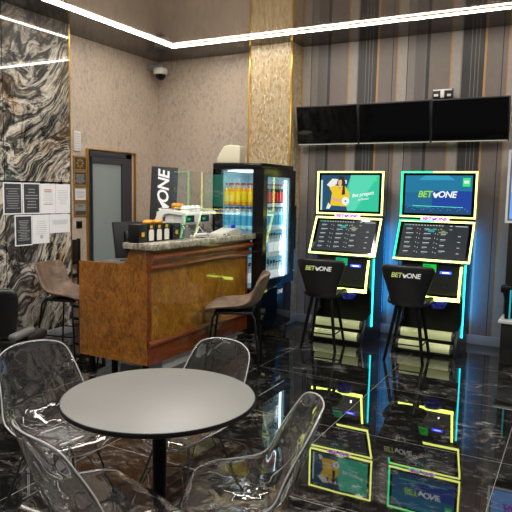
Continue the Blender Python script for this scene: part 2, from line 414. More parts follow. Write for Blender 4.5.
bm = B(); box(bm, (0, -.045, -.045), (.012, .045, .045), .004); obj('plate', bm, BLACK, s)
bm = B(); box(bm, (.011, -.03, -.03), (.017, -.002, .03), .002); box(bm, (.011, .002, -.03), (.017, .03, .03), .002); obj('rocker', bm, BLACKG, s)
# sheets on the marble
sheets = [(4.005, 4.23, 1.335, 1.65, 1, 'dark sheet with a block of pale text, leftmost in the upper row'),
          (4.24, 4.46, 1.335, 1.65, 2, 'dark sheet with bold pale heading, second in the upper row on the marble'),
          (4.465, 4.665, 1.335, 1.645, 3, 'white sheet with reddish lines of text, upper row on the marble'),
          (4.67, 4.875, 1.335, 1.645, 4, 'white sheet with faint grey text, ending the upper row'),
          (4.135, 4.35, 1.015, 1.325, 5, 'dark sheet with small pale text, left end of the lower row on the marble'),
          (4.356, 4.575, 1.025, 1.325, 6, 'white sheet with a small drawing, middle of the lower row'),
          (4.58, 4.87, 1.125, 1.325, 7, 'wide white landscape sheet, right end of the lower row on the marble')]
for (y0, y1, z0, z1, k, lab) in sheets:
    bm = B(); x = XM + .005; box(bm, (XM - .002, y0, z0), (x, y1, z1), mi=0)
    dark = k in (1, 2, 5); x2 = x + .0006
    if dark:
        box(bm, (XM + .002, y0 + .012, z0 + .012), (x + .0003, y1 - .012, z1 - .012), mi=1)
        lines(bm, x2, y0 + .03, y1 - .03, z0 + .05, z1 - .05, {1: 9, 2: 7, 5: 13}[k], 2, k, .009 if k == 2 else .006)
        mm = [PAPER, DPAPER, DINK]
    else:
        lines(bm, x2, y0 + .03, y1 - .03, z0 + .09, z1 - .06, {3: 9, 4: 9, 6: 7, 7: 6}[k], 1, k, .004)
        if k == 3: lines(bm, x2, y0 + .04, y1 - .04, z1 - .09, z1 - .05, 2, 2, 33, .008); lines(bm, x2, y0 + .03, y1 - .03, z0 + .085, z0 + .11, 1, 2, 34, .008)
        if k == 6: poly(bm, [(x2, 4.47 + .022 * cos(a * pi / 6), 1.095 + .022 * sin(a * pi / 6)) for a in range(12)], 1)
        mm = [PAPER, mat('faint_ink', rgb(176, 178, 184), .7), REDINK]
    tag(obj('paper_sheet', bm, mm), lab, 'paper', 'printed sheets on the marble wall')

# ------------------------------------------------------------------ bar counter
CXF = -3.075; CY0 = 3.867; CY1 = 5.535
ct = thing('bar_counter', 'amber burl wood bar counter with mahogany mouldings standing in front of the door', 'counter', (CXF, CY0, 0))
LY = CY1 - CY0
# side panel facing the viewer: low worktop end sweeping up to the bar ledge
prof = [(-.76, .15), (-.76, .978), (-.31, .985)]
for k in range(1, 8):
    a = k / 7 * pi / 2; prof.append((-.31 + .10 * sin(a), .985 + .08 * (1 - cos(a))))
prof += [(-.19, 1.115), (-.02, 1.115), (-.02, .97), (0, .95), (0, .15)]
bm = B(); prism(bm, prof, lambda u, v, t: (u, t, v), 0, .035); obj('side_panel', bm, WOODS, ct)
bm = B(); prism(bm, [(p[0] * 1.0, p[1]) for p in prof], lambda u, v, t: (u, t, v), LY - .035, LY); obj('side_panel', bm, WOODS, ct)
bm = B(); box(bm, (-.03, .035, .15), (-.006, LY - .035, 1.0)); obj('front_panel', bm, WOODF, ct)
bm = B()
pf = [(-.02, .935), (.004, .935), (.03, .945), (.042, .965), (.034, .985), (.014, .997), (.012, 1.008), (.03, 1.014), (.058, 1.032), (.066, 1.056), (.056, 1.076), (.03, 1.088), (.03, 1.096), (.07, 1.108), (.07, 1.118), (-.02, 1.118)]
prism(bm, pf, lambda u, v, t: (u, t, v), -.0, LY); obj('cornice_moulding', bm, WOODM, ct, smooth=.9)
bm = B()
pf = [(-.01, .30), (.012, .30), (.03, .312), (.034, .33), (.024, .345), (.004, .352), (-.01, .352)]
prism(bm, pf, lambda u, v, t: (u, t, v), .0, LY); obj('rail_moulding', bm, WOODM, ct, smooth=.9)
for a_, b_ in ((-.002, .045), (LY - .045, LY)):
    bm = B(); box(bm, (-.012, a_, .352), (.002, b_, .955), .004); obj('corner_post', bm, WOODM, ct)
bm = B(); box(bm, (-.008, .0, .15), (.004, LY, .30), .003); obj('kick_board', bm, WOODM, ct)
bm = B(); box(bm, (-.74, .04, .93), (-.20, LY - .04, .96)); obj('worktop', bm, mat('dark_worktop', rgb(70, 68, 66), .3), ct)
bm = B(); box(bm, (-.22, .04, .96), (-.19, LY - .04, 1.115)); obj('ledge_back', bm, WOODS, ct)
bm = B(); box(bm, (-.60, .35, .0), (-.12, LY - .0, .15)); obj('plinth', bm, mat('pale_plinth', rgb(225, 226, 222), .4), ct)
for x in (-.68, -.42, -.08):
    bm = B(); box(bm, (x - .02, .05, 0), (x + .02, .09, .15), .004); obj('foot', bm, BLACKM, ct)
bm = B(); box(bm, (-3.30, 3.815, 1.118), (-2.985, CY1 + .005, 1.172), .008)
tag(obj('stone_bar_top', bm, STONE), 'speckled grey stone slab topping the wooden bar counter', 'countertop')
ZT = 1.172; ZW = .96

# acrylic screen on the ledge
a = thing('acrylic_screen', 'clear upright acrylic screen standing on the stone bar top, mirroring green and yellow lights', 'screen', (-3.05, 4.80, ZT))
bm = B(); box(bm, (-.002, -.62, .012), (.002, .69, .60)); obj('pane', bm, ACRYL, a)
for y in (-.52, .22):
    bm = B(); box(bm, (-.02, y, 0), (.02, y + .08, .02), .003); obj('foot', bm, CHROME, a)
KS = .979
# black cartons with labels
BOXW = mat('white_label', rgb(226, 222, 214), .5); SEAL = mat('gold_seal', rgb(222, 176, 60), .4)
cartons = [(3.955, .11, .15, 0, 'black carton with a gold square, left end of the row on the bar top'),
           (4.065, .105, .15, 1, 'black carton with white label, leftmost of the three labelled ones on the bar top'),
           (4.175, .105, .152, 1, 'black carton with white label, middle of the three labelled ones on the bar top'),
           (4.28, .10, .15, 1, 'black carton with white label, rightmost of the three labelled ones on the bar top'),
           (4.43, .12, .145, 0, 'black carton with a gold square, right end of the row beside the grey cup')]
for (y, w_, h_, k, lab) in cartons:
    t = thing('carton', lab, 'box', (-3.255 * KS, y * KS, ZT), 0, 'black cartons on the bar top')
    bm = B(); box(bm, (-.055, -w_ / 2 + .002, 0), (.055, w_ / 2 - .002, h_), .004); obj('carton_body', bm, BLACK, t)
    bm = B()
    if k:
        prism(bm, [(-.03, .012), (.03, .012), (.033, .06), (.03, .095), (.018, .105), (-.018, .105), (-.03, .095), (-.033, .06)], fx, .0552, .057); obj('white_label', bm, BOXW, t)
        bm = B(); box(bm, (.054, -.015, .115), (.0565, .016, .14), mi=0)
    else: box(bm, (.054, -.018, .05), (.0565, .018, .085))
    obj('gold_seal', bm, SEAL, t)
t = thing('snack_pack', 'orange snack packs heaped on top of the black cartons', 'snacks', (-3.26 * KS, 4.17 * KS, ZT + .152))
bm = B()
for k, (yy, xx, r) in enumerate(((-.11, .02, .2), (-.05, -.01, -.3), (.02, .02, .1), (.08, -.01, -.2))):
    box(bm, (xx - .03, yy - .035, 0), (xx + .03, yy + .035, .022 + .006 * (k % 2)), .01, rot=Matrix.Rotation(r, 4, 'Z'))
obj('wrapper', bm, ORANGE, t)
# grey cup
t = thing('paper_cup', 'grey cup standing between the last carton and the coffee machine', 'cup', (-3.2 * KS, 4.585 * KS, ZT))
bm = B(); lathe(bm, [(0, 0), (.028, 0), (.036, .09), (.033, .09), (.026, .004), (0, .004)], 20); obj('cup_body', bm, mat('grey_cup', rgb(150, 145, 142), .4), t)
# monitor seen from behind
t = thing('till_monitor', 'black tilted till monitor on the worktop behind the cartons', 'monitor', (-3.50, 4.20, ZW), radians(65))
bm = B(); box(bm, (-.10, -.08, 0), (.10, .08, .015), .005); tube(bm, [(0, 0, .01), (0, .02, .12)], .02); obj('stand', bm, BLACKM, t)
bm = B(); box(bm, (-.18, .0, .04), (.18, .035, .36), .008, rot=Matrix.Rotation(radians(-14), 4, 'X')); obj('screen_case', bm, mat('matt_black', rgb(8, 8, 9), .8), t)
bm = B(); box(bm, (-.09, -.03, .12), (.09, .01, .28), .01, rot=Matrix.Rotation(radians(-14), 4, 'X')); obj('rear_cover', bm, BLACKM, t)
t = thing('keyboard', 'grey keyboard lying on the low worktop by the side panel', 'keyboard', (-3.58 * KS, 4.06 * KS, ZW))
bm = B(); box(bm, (-.16, -.05, 0), (.12, .05, .018), .004); obj('keyboard_base', bm, DGREY, t)
bm = B()
for r_ in range(4):
    for k in range(11): box(bm, (-.15 + k * .024, -.042 + r_ * .021, .016), (-.13 + k * .024, -.025 + r_ * .021, .024))
obj('keys', bm, mat('keycaps', rgb(110, 110, 112), .5), t)
# coffee machine
cm = thing('coffee_machine', 'white two-group coffee machine on the worktop behind the acrylic screen', 'coffee machine', (-3.63, 5.185, ZW)); cm.scale = (1, .86, 1)
CMW = mat('coffee_machine_white', rgb(226, 226, 222), .22)
bm = B(); box(bm, (-.16, -.32, .03), (.17, .32, .11), .012); box(bm, (-.16, -.32, .10), (-.04, .32, .40), .02); obj('body', bm, CMW, cm)
bm = B(); box(bm, (-.12, -.32, .30), (.14, .32, .43), .03, seg=4); obj('head', bm, CMW, cm)
for yy in (-.15, .17):
    bm = B(); box(bm, (.135, yy - .09, .325), (.146, yy + .09, .395), .004); q = obj('control_panel', bm, BLACK, cm)
    bm = B(); box(bm, (.145, yy - .06, .345), (.149, yy + .0, .37)); obj('display', bm, glow('green_display', rgb(20, 190, 120), .7), q)
    bm = B(); lathe(bm, [(0, .22), (.035, .22), (.045, .25), (.045, .31), (0, .31)], 16, (.08, yy, 0)); tube(bm, [(.08, yy, .24), (.24, yy, .225)], [.012, .016], 8); obj('portafilter', bm, CHROME, cm)
for yy in (-.29, .29):
    bm = B(); tube(bm, [(.12, yy, .32), (.16, yy, .28), (.15, yy - .02, .20), (.13, yy - .03, .13)], .007); obj('steam_wand', bm, CHROME, cm)
for yy in (-.335, .335):
    bm = B()
    pr = [(-.16, .02), (-.16, .36), (-.13, .43), (-.06, .46), (.16, .44), (.19, .42), (.18, .40), (.0, .415), (-.06, .40), (-.09, .35), (-.09, .10), (.16, .09), (.18, .06), (.16, .02)]
    prism(bm, pr, lambda u, v, t: (u, t, v), yy - .018, yy + .018); obj('side_arch', bm, CMW, cm)
bm = B(); box(bm, (-.02, -.30, .11), (.165, .30, .122), .004); obj('drip_tray', bm, CHROME, cm)
for x in (-.12, .12):
    for y in (-.28, .28):
        bm = B(); lathe(bm, [(0, 0), (.02, 0), (.02, .032), (0, .032)], 12, (x, y, 0)); obj('foot', bm, BLACKM, cm)
bm = B(); frame(bm, lambda x, z, t: (x, z, t), -.13, .13, -.30, .30, .006, .455, .462); obj('cup_rail', bm, CHROME, cm)
ztop = ZW + .43
CUPW = mat('white_porcelain', rgb(235, 234, 228), .2)
first = None
for k, (x, y) in enumerate(((-3.64, 5.02), (-3.64, 5.10), (-3.64, 5.18), (-3.66, 5.30), (-3.74, 5.34))):
    if first is None:
        first = thing('coffee_cup', 'upturned white coffee cup in the row on top of the coffee machine', 'cup', (x * KS, y * KS + .14, ztop), 0, 'white cups on the coffee machine')
        bm = B(); lathe(bm, [(.036, 0), (.037, .004), (.03, .05), (.02, .062), (0, .062)], 20); b_ = obj('bowl', bm, CUPW, first)
        bm = B(); tube(bm, [(.034, 0, .015), (.052, 0, .02), (.054, 0, .035), (.032, 0, .045)], .0045, 6); obj('cup_handle', bm, CUPW, first)
    else: dup(first, (x * KS, y * KS + .14, ztop))
t = thing('pastry_basket', 'low basket of orange pastries on top of the coffee machine', 'basket', (-3.685, 5.12, ztop)); t.scale = (.75, .75, .85)
bm = B(); lathe(bm, [(0, 0), (.07, 0), (.10, .055), (.096, .055), (.066, .006), (0, .006)], 20); obj('basket_bowl', bm, mat('wicker', rgb(150, 110, 60), .7), t)
bm = B()
for k in range(7):
    a = k * 2 * pi / 7; rr = .055 if k else 0
    lathe(bm, [(0, .03), (.026, .045), (.036, .07), (.028, .09), (0, .1)], 10, (rr * cos(a), rr * sin(a), 0))
obj('pastries', bm, ORANGE, t)
# glasses / saucers / card reader on the ledge
t = thing('glass_tumbler', 'clear straight glass tumbler on the coffee machine beside the cups', 'glass', (-3.575, 5.395, ztop))
bm = B(); lathe(bm, [(0, 0), (.03, 0), (.034, .11), (.031, .11), (.027, .008), (0, .008)], 20); obj('glass_body', bm, PANE, t)
t = thing('saucer_stack', 'stack of white saucers on the stone bar top', 'saucers', (-3.12, 4.70, ZT), 0)
bm = B()
for k in range(3): lathe(bm, [(0, .001 + k * .009), (.035, .001 + k * .009), (.065, .012 + k * .009), (.064, .015 + k * .009), (.034, .005 + k * .009), (0, .005 + k * .009)], 24)
obj('saucers', bm, CUPW, t)
t = thing('serving_tray', 'flat white tray with a raised end at the fridge end of the bar top', 'tray', (-3.23 * KS, 5.33 * KS, ZT))
bm = B(); prism(bm, [(-.17, 0), (.15, 0), (.165, .03), (.15, .055), (.08, .06), (-.05, .035), (-.17, .012)], lambda u, v, t: (t, u, v), -.09, .09); obj('tray_body', bm, mat('tray_white', rgb(214, 210, 200), .3), t)
t = thing('blue_cap', 'small blue bottle cap lying on the white tray', 'cap', (-3.20 * KS, 5.43 * KS, ZT + .059))
bm = B(); lathe(bm, [(0, 0), (.024, 0), (.024, .03), (.02, .034), (0, .034)], 16); obj('cap_body', bm, mat('blue_plastic', rgb(20, 40, 200), .3), t)
t = thing('cable', 'thin white cable looping over the bar top', 'cable', (-3.24, 4.85, ZT))
bm = B(); tube(bm, [(0, -.16, .006), (.03, -.1, .008), (.0, -.03, .05), (-.02, .03, .09), (.0, .08, .03), (.04, .13, .008), (.0, .18, .006)], .005, 8); obj('cable_body', bm, WHITE, t)

# vertical banner
bn = thing('banner_stand', 'tall black banner with vertical green and white lettering behind the coffee machine', 'banner', (-4.40, 5.72, 0), radians(20))
bm = B(); box(bm, (-.16, -.008, .03), (.16, .008, 1.875), .003, ); obj('banner_panel', bm, mat('banner_black', rgb(38, 38, 42), .5), bn, rot=(0, radians(2.5), 0))
bm = B(); logo_into(bm, .78, T_((0, -.0095, 1.42)) @ Matrix.Rotation(-pi / 2, 4, 'Y') @ RX, 0, 1); obj('lettering', bm, [GREENPR, WHITEPR], bn, rot=(0, radians(2.5), 0))
bm = B(); box(bm, (-.19, -.07, 0), (.19, .07, .05), .012); obj('base', bm, BLACKM, bn)

# ------------------------------------------------------------------ fridge
FX0, FX1, FY0, FY1 = -3.535, -2.94, 5.55, 6.33
fr = thing('drinks_fridge', 'tall black glass-sided drinks fridge full of lit bottles at the end of the bar', 'fridge', (FX1, FY0, 0))
W_ = FX1 - FX0; D_ = FY1 - FY0
FB = mat('fridge_black', rgb(10, 10, 12), .22); FIN = mat('fridge_inner', rgb(150, 190, 204), .4, emit=.12, ecol=(.45, .85, 1, 1))  # FIN emission stands in for cyan light filling the interior
bm = B()
box(bm, (-W_, 0, 1.84), (0, D_, 1.905), .006); box(bm, (-W_, 0, .10), (0, D_, .58), .006)              # head and compressor base
box(bm, (-W_, D_ - .04, .58), (0, D_, 1.84)); box(bm, (-W_, 0, .58), (-W_ + .03, D_, 1.84))            # far side and back
box(bm, (-W_, 0, .58), (-.485, .04, 1.84)); box(bm, (-.10, 0, .58), (-.0, .04, 1.84))
obj('cabinet', bm, FB, fr)
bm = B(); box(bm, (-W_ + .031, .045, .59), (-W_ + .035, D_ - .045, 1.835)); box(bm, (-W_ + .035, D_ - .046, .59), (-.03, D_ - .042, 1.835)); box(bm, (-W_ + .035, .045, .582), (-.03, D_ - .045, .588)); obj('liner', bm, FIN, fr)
bm = B(); box(bm, (-.485, .006, .58), (-.10, .012, 1.84)); obj('side_glass', bm, PANE, fr)
bm = B(); frame(bm, fx, .0, D_, .59, 1.85, .085, .0, .03); dr = obj('door', bm, FB, fr)
bm = B(); box(bm, (.018, .08, .67), (.022, D_ - .08, 1.77)); obj('door_glass', bm, PANE, dr)
bm = B(); tube(bm, [(.03, D_ - .035, .95), (.055, D_ - .035, .97), (.055, D_ - .035, 1.45), (.03, D_ - .035, 1.47)], .009); obj('handle', bm, BLACKM, dr)
bm = B(); box(bm, (.0, .01, .12), (.012, D_ - .01, .565), .004); pn = obj('grille_panel', bm, mat('fridge_blue_black', rgb(8, 14, 26), .08), fr)
bm = B()
M_ = T_((.0130, .47, .50)) @ Matrix.Rotation(pi / 2, 4, 'Z') @ RX
poly(bm, [M_ @ Vector(p) for p in ((-.075, -.035, 0), (.075, -.035, 0), (.075, .035, 0), (-.075, .035, 0))], 0)
M2 = T_((.0136, .47, .50)) @ Matrix.Rotation(pi / 2, 4, 'Z') @ RX
text_into(bm, 'ONE', .06, M2, 1, .2, .02)
obj('badge', bm, [mat('badge_blue', rgb(30, 60, 110), .3), WHITEPR], pn)
bm = B(); tube(bm, [(.012, D_ - .02, .71), (.05, D_ - .02, .71)], .014, 12); obj('lock', bm, CHROME, fr)
LT = glow('fridge_light', (.72, .93, 1, 1), 7)
for y in (D_ - .135, .05):
    bm = B(); box(bm, (-.05, y, .66), (-.036, y + (.035 if y > .1 else .012), 1.74)); obj('light_tube', bm, LT, fr)
bm = B(); box(bm, (-.40, .06, 1.822), (-.12, .09, 1.832)); box(bm, (-.50, .15, 1.822), (-.15, .6, 1.832)); obj('ceiling_light', bm, glow('fridge_top_light', (.80, .95, 1, 1), 2.2), fr)
shelves = [.60, .905, 1.205, 1.46]
for z in shelves[1:]:
    bm = B()
    for k in range(9): tube(bm, [(-W_ + .05, .06 + k * .08, z - .006), (-.075, .06 + k * .08, z - .006)], .004, 6)
    for x in (-W_ + .05, -.075): tube(bm, [(x, .055, z - .01), (x, D_ - .055, z - .01)], .005, 6)
    obj('shelf', bm, STEEL, fr)
    bm = B(); box(bm, (-.072, .06, z - .012), (-.068, D_ - .06, z + .022)); obj('price_rail', bm, mat('price_rail', rgb(210, 215, 218), .4), fr)
for x in (-.07, -W_ + .07):
    for y in (.06, D_ - .06):
        bm = B(); lathe(bm, [(0, 0), (.03, 0), (.034, .02), (.03, .05), (.015, .055), (.015, .10), (0, .10)], 16, (x, y, 0)); obj('foot', bm, STEEL, fr)
# bottles: every one its own object
def bottle_mesh(nm, r, h, neck):
    bm = B()
    pr = [(0, 0), (r * .92, 0), (r, .008), (r, h * .16), (r, h * .5), (r, h * .62), (r * .55, h * .78), (neck, h * .84), (neck, h * .93), (neck + .003, h * .93), (neck + .003, h), (0, h)]
    lathe(bm, pr, 12, mi=[0, 0, 0, 1, 1, 0, 3, 3, 3, 2, 2])
    me = bpy.data.meshes.new(nm); bmesh.ops.recalc_face_normals(bm, faces=bm.faces); bm.to_mesh(me); bm.free(); me.shade_smooth(); me.set_sharp_from_angle(angle=.7)
    return me
def bmat(nm, c, e=0, tr=0): return mat(nm, c, .12, emit=e, ecol=c)  # e: emission standing in for fridge light on the bottles
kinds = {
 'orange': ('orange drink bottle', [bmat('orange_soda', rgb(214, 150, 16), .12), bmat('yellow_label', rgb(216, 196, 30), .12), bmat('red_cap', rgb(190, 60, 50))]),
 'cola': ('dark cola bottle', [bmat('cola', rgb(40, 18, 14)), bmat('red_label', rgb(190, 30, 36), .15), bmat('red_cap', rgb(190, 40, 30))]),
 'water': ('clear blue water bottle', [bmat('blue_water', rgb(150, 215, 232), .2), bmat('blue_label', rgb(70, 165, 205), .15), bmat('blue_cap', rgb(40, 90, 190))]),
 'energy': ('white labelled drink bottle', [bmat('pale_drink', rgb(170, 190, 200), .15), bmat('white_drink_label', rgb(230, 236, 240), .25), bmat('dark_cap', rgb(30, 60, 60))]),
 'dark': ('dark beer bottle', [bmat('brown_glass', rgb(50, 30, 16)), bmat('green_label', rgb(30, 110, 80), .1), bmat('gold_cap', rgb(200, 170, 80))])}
rows = {0: ('dark', 'energy'), 1: ('energy', 'water'), 2: ('water', 'water'), 3: ('orange', 'cola'), 4: None}
shn = {0: 'floor of the drinks fridge', 1: 'lowest wire shelf of the drinks fridge', 2: 'middle wire shelf of the drinks fridge', 3: 'upper wire shelf of the drinks fridge'}
rows = {0: ('energy', 'energy'), 1: ('water', 'energy'), 2: ('water', 'water'), 3: ('orange', 'cola')}
zsh = {0: .59, 1: .905, 2: 1.205, 3: 1.46}
meshes = {}
for k in rows:
    for j in range(2): pass
MESH = {}
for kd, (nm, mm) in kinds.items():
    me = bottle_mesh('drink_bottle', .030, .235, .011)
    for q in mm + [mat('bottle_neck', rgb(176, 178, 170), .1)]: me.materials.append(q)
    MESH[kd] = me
fx_root = Vector((FX1, FY0, 0))
for sh, (ka, kb) in rows.items():
    for iy in range(9):
        for ix in range(6):
            if 1 < iy and ix > 2: continue          # hidden behind the front rows
            kd = ka if iy < 4 or ix > 2 else kb
            if sh == 3 and kd == 'orange' and ix == 0: kd = 'cola'
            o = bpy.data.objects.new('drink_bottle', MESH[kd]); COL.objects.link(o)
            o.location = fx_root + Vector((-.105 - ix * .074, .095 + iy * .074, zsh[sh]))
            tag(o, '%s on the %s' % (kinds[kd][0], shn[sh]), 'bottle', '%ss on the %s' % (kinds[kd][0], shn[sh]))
# speaker box on the fridge
t = thing('wall_speaker', 'cream wedge-shaped speaker box lying on top of the black fridge', 'speaker', (-3.40, 5.70, 1.905), radians(8)); t.scale = (.84, 1, .97)
bm = B(); prism(bm, [(-.17, 0), (.16, 0), (.165, .19), (.02, .205), (-.06, .19), (-.15, .06)], lambda u, v, t: (u, t, v), -.09, .09)
bmesh.ops.bevel(bm, geom=list(bm.edges), offset=.014, segments=3, affect='EDGES', profile=.5)
obj('speaker_case', bm, CREAM, t)
bm = B(); prism(bm, [(-.145, .075), (-.07, .18), (-.078, .186), (-.153, .081)], lambda u, v, t: (u, t, v), -.07, .07); obj('grille', bm, mat('speaker_grille', rgb(168, 162, 142), .8), t)

# ------------------------------------------------------------------ wall screens
SCR = mat('dark_screen', rgb(4, 4, 6), .05)
tvs = [(-3.03, -2.276, 'black wall screen at the left end of the bank, next to the pillar'), (-2.272, -1.476, 'middle black wall screen of the bank of three'), (-1.472, -.70, 'black wall screen at the right end of the bank, under the white antenna')]
for x0, x1, lab in tvs:
    t = thing('wall_screen', lab, 'television', ((x0 + x1) / 2, 6.62, 2.165), 0, 'black screens in a row on the striped wall')
    w_ = (x1 - x0) / 2; R_ = Matrix.Rotation(radians(10), 4, 'X')
    Z = lambda bm: bmesh.ops.transform(bm, matrix=R_, verts=bm.verts)
    bm = B(); box(bm, (-w_, .0, 0), (w_, .04, .445), .006); Z(bm); cs = obj('screen_case', bm, BLACK, t)
    bm = B(); box(bm, (-w_ + .012, -.003, .022), (w_ - .012, .001, .432)); Z(bm); obj('screen', bm, SCR, t)
    bm = B(); box(bm, (-w_ + .01, -.004, .003), (w_ - .01, .02, .012)); Z(bm); obj('lower_trim', bm, mat('screen_trim', rgb(225, 225, 220), .3, .2), t)
    bm = B(); box(bm, (-.2, .04, .1), (.2, .07, .32)); Z(bm); box(bm, (-.1, .09, .12), (.1, .21, .3)); obj('wall_bracket', bm, BLACKM, t)
t = thing('antenna_box', 'small black and white bracket box on the wall above the right wall screen', 'bracket', (-1.41, YB, 2.70))
bm = B(); box(bm, (-.105, -.045, -.05), (.105, 0, .05), .006); obj('box_body', bm, BLACK, t)
bm = B(); box(bm, (-.10, -.052, .028), (.10, -.044, .044), .003); box(bm, (-.02, -.06, -.05), (.02, -.044, .03), .006); box(bm, (-.09, -.05, -.03), (-.045, -.044, -.005)); box(bm, (.05, -.05, -.035), (.09, -.044, -.01)); obj('white_bracket', bm, WHITE, t)

# ------------------------------------------------------------------ betting kiosks
YEL = glow('yellow_led', (.92, 1, .22, 1), 3.4); GRN = glow('green_led', (.01, .85, .27, 1), 3.0); CYA = glow('cyan_led', (.02, .72, .80, 1), 4)
BLU = glow('blue_led', (.03, .06, 1, 1), 5); BACKB = glow('rear_blue_led', (.01, .28, .85, 1), 16); ROLL = mat('footrest_glow', rgb(205, 208, 160), .35, emit=.16, ecol=(.80, .88, .42, 1))  # ROLL: faint emission paints the tray light falling on the footrests
YG = glow('yellow_green_led', (.75, 1, .14, 1), 6.0)
def em(nm, r, g, b, s=1.0): return glow(nm, rgb(r, g, b), s)
def kiosk(x, label, kind):
    t = thing('betting_kiosk', label, 'betting terminal', (x, 6.35, 0), 0, 'betting terminals along the striped wall')
    fz = lambda u, v, tt: (u, tt, v)
    # upper cabinet
    bm = B(); box(bm, (-.378, .012, 1.378), (.378, .07, 1.848), .012); obj('upper_case', bm, BLACK, t)
    bm = B(); frame(bm, fz, -.38, .38, 1.376, 1.85, .0145, -.006, .013, 0)
    if kind == 2:
        bm.faces.ensure_lookup_table()
        for f in bm.faces:
            c_ = f.calc_center_median()
            if c_.x < -.36 or (c_.z > 1.83 and False): f.material_index = 1
    if kind == 2:
        prism(bm, [(-.38, 1.8355), (-.05, 1.8355), (-.05, 1.85), (-.38, 1.85)], fz, -.0075, .013, 1)
    uf = obj('upper_light_frame', bm, [YEL, GRN], t)
    us = upper_screen(t, kind)
    # logo strip
    bm = B(); box(bm, (-.16, -.012, 1.343), (.12, .05, 1.382), .006); sg = obj('logo_strip', bm, em('logo_strip_glow', 235, 180, 240, 2.0), t)
    bm = B(); logo_into(bm, .24, T_((-.02, -.0135, 1.362)) @ RX, 0, 1); obj('strip_lettering', bm, [em('magenta_letters', 190, 30, 200, 1), em('violet_letters', 120, 40, 200, 1)], sg)
    # lower tilted screen
    y0, z0, y1, z1 = -.20, .945, .0, 1.342
    d = Vector((0, y1 - y0, z1 - z0)); L = d.length; th = math.atan2(-(y1 - y0), z1 - z0)
    M_ = T_((0, y0, z0)) @ Matrix.Rotation(math.atan2(z1 - z0, y1 - y0), 4, 'X')       # local x, y(up the slope), z out
    fl = lambda u, v, tt: M_ @ Vector((u, v, tt))
    bm = B(); prism(bm, [(-.378, 0), (.378, 0), (.378, L), (-.378, L)], fl, -.05, -.001); obj('lower_case', bm, BLACK, t)
    bm = B()
    frame(bm, fl, -.38, .38, .0, L, .0145, -.006, .012, 0)
    if kind == 2:
        for f in bm.faces:
            if f.calc_center_median().x < -.36: f.material_index = 1
    if kind == 2:
        prism(bm, [(-.38, L - .0145), (-.02, L - .0145), (-.02, L), (-.38, L)], fl, -.006, .0135, 1)
    obj('lower_light_frame', bm, [YEL, GRN], t)
    lower_screen(t, fl, L)
    # body
    side = [(-.30, 0), (.34, 0), (.34, 1.36), (.10, 1.36), (.08, 1.0), (-.10, .92), (-.13, .60), (-.05, .54), (.0, .32), (-.20, .26), (-.30, .06)]
    for s_ in (-1, 1):
        bm = B(); prism(bm, side, lambda u, v, tt: (tt, u, v), s_ * .285, s_ * .312); obj('side_panel', bm, mat('kiosk_side', rgb(20, 21, 24), .3), t)
    bm = B(); box(bm, (-.285, .06, .02), (.285, .33, 1.38)); prism(bm, [(.06, .92), (-.095, .915), (-.125, .60), (.06, .52)], lambda u, v, tt: (tt, u, v), -.285, .285); bd = obj('body', bm, BLACK, t)
    bm = B(); box(bm, (-.25, .07, 1.3), (.25, .30, 1.80), .01); obj('rear_column', bm, BLACK, t)
    # front controls (on the sloping panel)
    M3 = T_((0, -.128, .60)) @ Matrix.Rotation(math.atan2(.315, .03), 4, 'X')
    ff = lambda u, v, tt: M3 @ Vector((u, v, tt))
    bm = B(); prism(bm, [(-.09, .225), (.045, .225), (.045, .305), (-.09, .305)], ff, .0, .008)
    ds = obj('label_display', bm, em('label_teal', 20, 170, 120, .9) if kind == 1 else em('label_green', 30, 200, 70, .9), t)
    bm = B()
    for k in range(3): prism(bm, [(-.075, .245 + k * .02), (.03 - .02 * k, .245 + k * .02), (.03 - .02 * k, .252 + k * .02), (-.075, .252 + k * .02)], ff, .009, .0095)
    obj('label_text', bm, em('label_dark', 6, 50, 30, .6), ds)
    bm = B(); prism(bm, [(.085, .215), (.195, .215), (.195, .24), (.085, .24)], ff, 0, .008); obj('blue_slot', bm, BLU, t)
    bm = B(); prism(bm, [(.11, .222), (.175, .222), (.175, .231), (.11, .231)], ff, .008, .010); obj('slot_core', bm, glow('slot_white', (.7, .75, 1, 1), 4), t)
    bm = B(); prism(bm, [(.14, .075), (.16, .075), (.16, .10), (.14, .10)], ff, 0, .006); obj('key_switch', bm, CHROME, t)
    # tray with light
    bm = B(); box(bm, (-.285, -.22, .555), (.285, -.08, .585), .008); tr = obj('tray', bm, BLACK, t)
    bm = B(); box(bm, (-.285, -.228, .556), (.31, -.218, .590)); obj('tray_light', bm, YG, tr)
    bm = B(); tube(bm, [(.298, -.225, .585), (.298, -.19, .76), (.298, -.15, .90)], .011, 8); obj('edge_light', bm, YG, t)
    bm = B(); lathe(bm, [(0, -.09), (.06, -.075), (.09, -.03), (.088, .0), (0, .0)], 20, (.10, -.2, .555)); obj('hand_rest', bm, mat('blue_lit_rest', rgb(40, 44, 110), .25, emit=.1, ecol=rgb(30, 40, 230)), t)  # blue light on the rest is put into its colour and faint emission
    # side and rear light strips
    bm = B(); box(bm, (.312, -.03, .16), (.324, -.015, .93)); obj('side_light', bm, CYA, t)
    for s_ in (.25, -.31):
        bm = B(); box(bm, (s_, .341, .25), (s_ + .06, .347, 1.25)); obj('rear_light', bm, BACKB, t)
    # footrests
    for z, y in ((.20, -.21), (.085, -.28)):
        bm = B(); tube(bm, [(-.255, y, z), (.255, y, z)], .047, 16); rl = obj('footrest', bm, ROLL, t)
        for s_ in (.255, -.285):
            bm = B(); tube(bm, [(s_, y, z), (s_ + .03, y, z)], .05, 16); obj('end_cap', bm, DGREY, rl)
    bm = B(); box(bm, (-.285, -.30, .0), (.285, .33, .032), .004); obj('base_plate', bm, BLACKM, t)
    return t
